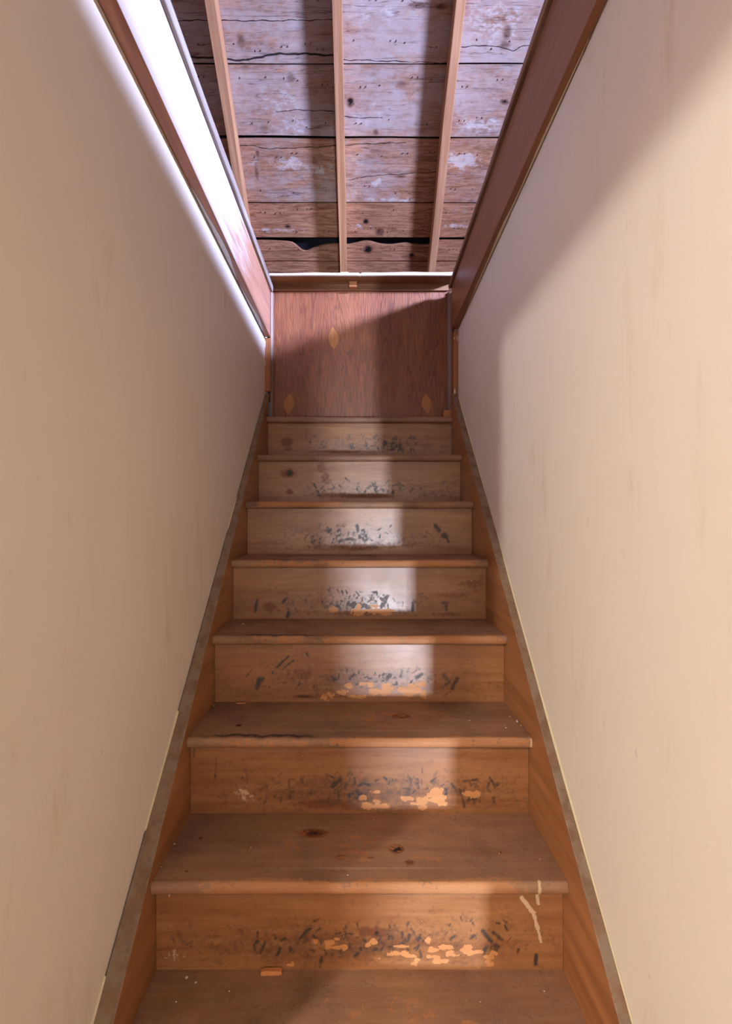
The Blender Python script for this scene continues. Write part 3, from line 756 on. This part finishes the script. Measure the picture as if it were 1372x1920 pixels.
for k in range(1, 10):
    zt = RISE*k; yn = nose_y(k)
    yb = riser_y(k+1)+0.018 if k < 9 else 2.66
    nx = 260 if k >= 2 else 20
    xs = np.linspace(-W2+0.0006, W2-0.0006, nx)
    R_ = TH/2
    prof = [(yy, zt) for yy in np.linspace(yb, yn+R_*1.1, 58 if 2 <= k <= 5 else 14)]
    for a in np.linspace(80, -80, 11):
        a = math.radians(a); prof.append((yn + R_*0.75 - R_*0.75*math.cos(a), zt - R_ + R_*math.sin(a)))
    prof += [(yn+R_*1.1, zt-TH), (yb, zt-TH), (yb, zt)]
    sag = np.array([0.0016*math.exp(-((x-0.02)/0.22)**2) for x in xs])   # foot-worn hollow in the middle
    P = np.array([[(x, a, b - (sag[i] if b > zt-0.008 and a < yn+0.05 else 0)) for i, x in enumerate(xs)] for a, b in prof])
    flat = P.reshape(-1, 3)
    wr = Wear(flat[:,0], flat[:,1])
    D = TW[k]; rr_ = random.Random(k*23)
    dz = EYE - zt
    def ty(py): return dz*F_PX/max(py-VPY, 1e-3)
    def tx(px, py): return (px-VPX)/F_PX*ty(py)
    if dz > 0:
        for (px, py, rx, ry, a) in D['kn']:
            wr.blob(2, tx(px, py), ty(py), rx/F_PX*ty(py), abs(ty(py+ry)-ty(py)), min(a, 1.0), 0.9)
        for (a, b, c, d, n) in D['ba']:
            for _ in range(n):
                px, py = rr_.gauss((a+b)/2, (b-a)/4), rr_.uniform(c, d)
                wr.blob(1, tx(px, py), ty(py), rr_.uniform(10, 26)/F_PX*ty(py), rr_.uniform(.006, .014), rr_.uniform(.40, .62), 0.6)
        for q in D['pa']:
            if q[0] == 's': wr.stroke(3, tx(q[1], q[2]), ty(q[2]), tx(q[3], q[4]), ty(q[4]), q[5]/F_PX*yn, 1.0)
            else: wr.haze(3, tx(q[1], q[2]), ty(q[2]), q[3]/F_PX*yn, 0.02, q[5])
    for (a, b) in D['edge']:
        x0, x1 = (a-VPX)/F_PX*yn, (b-VPX)/F_PX*yn
        ex = 1/(1+np.exp(-(wr.U-x0)/0.02)) * 1/(1+np.exp((wr.U-x1)/0.02))
        wq = np.array([0.0045*math.sin(q*31)+0.003*math.sin(q*83+1) for q in wr.U])
        dn = np.clip(1.25 - (wr.V-yn-wq)/0.022, 0, 1) * (flat[:,2] > zt-TH*0.80)
        wr.f[:, 1] = np.maximum(wr.f[:, 1], ex*dn)
    for (a, b) in D['blk']:
        x0, x1 = (a-VPX)/F_PX*yn, (b-VPX)/F_PX*yn
        ex = 1/(1+np.exp(-(wr.U-x0)/0.014)) * 1/(1+np.exp((wr.U-x1)/0.014))
        wq = np.array([0.003*math.sin(q*57)+0.0025*math.sin(q*140+1) for q in wr.U])
        dn = np.exp(-((wr.V-yn-0.018-wq)/0.0085)**2) * (flat[:,2] > zt-0.006)
        wr.f[:, 0] = np.maximum(wr.f[:, 0], 1.1*ex*dn)
        dn = np.clip(1.2 - (wr.V-yn-wq)/0.012, 0, 1) * (flat[:,2] > zt-TH*0.85)
        wr.f[:, 1] = np.maximum(wr.f[:, 1], 0.62*ex*dn)
    wr.f = np.clip(wr.f, 0, 1)
    grid_mesh('tread', P, M['tread'], st, wr.f, smooth=False)

# skirt boards against the walls, dusty on top
def skirt(side):
    secs = []
    wtop = wob(50+side, 0.0012, 7)
    gap = 0.003 if side < 0 else 0.001
    for y in np.linspace(0.40, 2.545 if side < 0 else 2.502, 90):
        zt = max(zf(y, side) + wtop(y), 0.30)
        xi = side*W2
        xo = (xl(y) if side < 0 else xr(y)) - side*gap
        zb = max(zt - 0.42, 0.0)
        secs.append([(xi, y, zb), (xi, y, zt-0.002), (xi+side*0.002, y, zt), (xo, y, zt), (xo, y, zb)])
    return loft('skirt_board', secs, M['skirt'], st, mats=[M['skirt'], M['skirt_top']], side_mat=[0, 1, 1, 0, 0])
skirt(-1); skirt(1)
# caulk along the wall
def caulk(side, y0, y1, wid, seed):
    wq = wob(seed, 0.35, 8); secs = []
    for y in np.linspace(y0, y1, 70):
        z = zf(y, side); x = xl(y) if side < 0 else xr(y)
        w_ = wid*max(0.15, 1+wq(y))
        secs.append([(x-side*0.0004, y, z+w_*1.2), (x-side*w_, y, z+0.0016), (x-side*w_*0.9, y, z-0.001), (x-side*0.0004, y, z-0.001)])
    o = loft('caulk_line', secs, M['caulk'], st)
    return o
caulk(1, 0.60, 2.48, 0.0032, 3)
caulk(-1, 0.70, 0.98, 0.0035, 5); caulk(-1, 1.16, 1.36, 0.004, 6); caulk(-1, 1.86, 1.98, 0.004, 9)

# ------------------------------------------------------------------ small loose things
def sliver(name, cx, cy, z, L, wd, h, rot, mat, label, cat, group=None):
    r = random.Random(int(cx*9999)); secs = []
    for t in np.linspace(-0.5, 0.5, 7):
        x, y = cx + L*t*math.cos(rot), cy + L*t*math.sin(rot)
        a = wd*(0.5 + 0.12*r.uniform(-1, 1)); hh = h*(1+0.15*r.uniform(-1, 1))*(1 if abs(t) < 0.45 else 0.8)
        secs.append([(x, y-a, z), (x, y+a, z), (x, y+a*0.9, z+hh), (x, y-a*0.7, z+hh*0.92)])
    return tag(loft(name, secs, mat), label, cat, group)
sliver('wood_sliver', (509-VPX)/F_PX*1.122, 1.122, 0.4001, 0.043, 0.010, 0.0085, 0.06, M['sliver'], 'short orange wood sliver lying against the lowest visible riser', 'sliver')
sliver('wood_sliver', (452-VPX)/F_PX*1.578, 1.578, 0.8001, 0.026, 0.005, 0.003, 0.12, M['sliver'], 'thin orange wood splinter at the left back corner of a dusty tread', 'sliver')
b = box('wood_block', (830.5-VPX)/F_PX*2.54, (845-VPX)/F_PX*2.54, 2.525, 2.545, 1.8005, 1.838, M['patch'], bevel=0.0015)
tag(b, 'small wood block on the top step at the right foot of the plywood panel', 'block')

cr_v, cr_f = [], []
def crumb(px, py, k, r):
    z = RISE*k; y = (EYE-z)*F_PX/(py-VPY); x = (px-VPX)/F_PX*y
    if abs(x) > W2-r*1.5: x = math.copysign(W2-r*2, x)
    n0 = len(cr_v); q = random.Random(int(px*7+py))
    pts = [(1,0,.5),(0,1,.5),(-1,0,.5),(0,-1,.5),(0,0,1.1),(0,0,0.0)]
    for p in pts: cr_v.append((x + r*p[0]*q.uniform(.7, 1.2), y + r*p[1]*q.uniform(.7, 1.2), z + 0.0002 + r*p[2]*1.2))
    for a, b_ in ((0,1),(1,2),(2,3),(3,0)): cr_f.extend([(n0+a, n0+b_, n0+4), (n0+b_, n0+a, n0+5)])
for c in [(982,1355,4,.004),(990,1362,4,.003),(975,1352,4,.003),(955,1345,4,.0025),(948,1366,4,.003),(455,1171,5,.0035),(541,1163,5,.002),(397,1324,4,.003),(404,1330,4,.0022),
          (327,1584,3,.003),(290,1627,3,.002),(652,1642,3,.002),(700,1538,3,.0018),(350,1835,2,.004),(367,1844,2,.003),(430,1860,2,.0022),(330,1880,2,.0025),(880,1352,4,.002),
          (700,1335,4,.0016),(620,1372,4,.0016),(560,1342,4,.0016),(936,1601,3,.002),(1012,1612,3,.002),(820,1540,3,.0015),(470,1590,3,.0018),(900,1880,2,.002),(1020,1860,2,.0025)]:
    crumb(*c)
cr = put('plaster_crumbs', cr_v, cr_f, M['crumb'])
tag(cr, 'scattered pale plaster crumbs lying on the dusty treads', 'crumbs', kind='stuff')

# ------------------------------------------------------------------ ceiling lamp in the room on the left
def lamp(loc, power, col):
    root = tag(empty('ceiling_lamp', loc), 'small round ceiling lamp in the side room by the doorway', 'lamp')
    v = [(0.07*math.cos(a), 0.07*math.sin(a), z) for z in (0.0, 0.025) for a in np.linspace(0, 2*PI, 20, endpoint=False)]
    loft('ceiling_plate', [[(loc[0]+x, loc[1]+y, loc[2]+z) for x, y, z in v[:20]], [(loc[0]+x, loc[1]+y, loc[2]+z) for x, y, z in v[20:]]], M['cap'], root)
    d = bpy.data.lights.new('lamp_bulb', 'POINT'); d.energy = power; d.color = col; d.shadow_soft_size = 0.07
    o = bpy.data.objects.new('lamp_bulb', d); COL.objects.link(o); o.parent = root; o.location = (0, 0, -0.07)
lamp((-1.95, -1.22, 2.272), 214, (1.0, 0.96, 0.90))
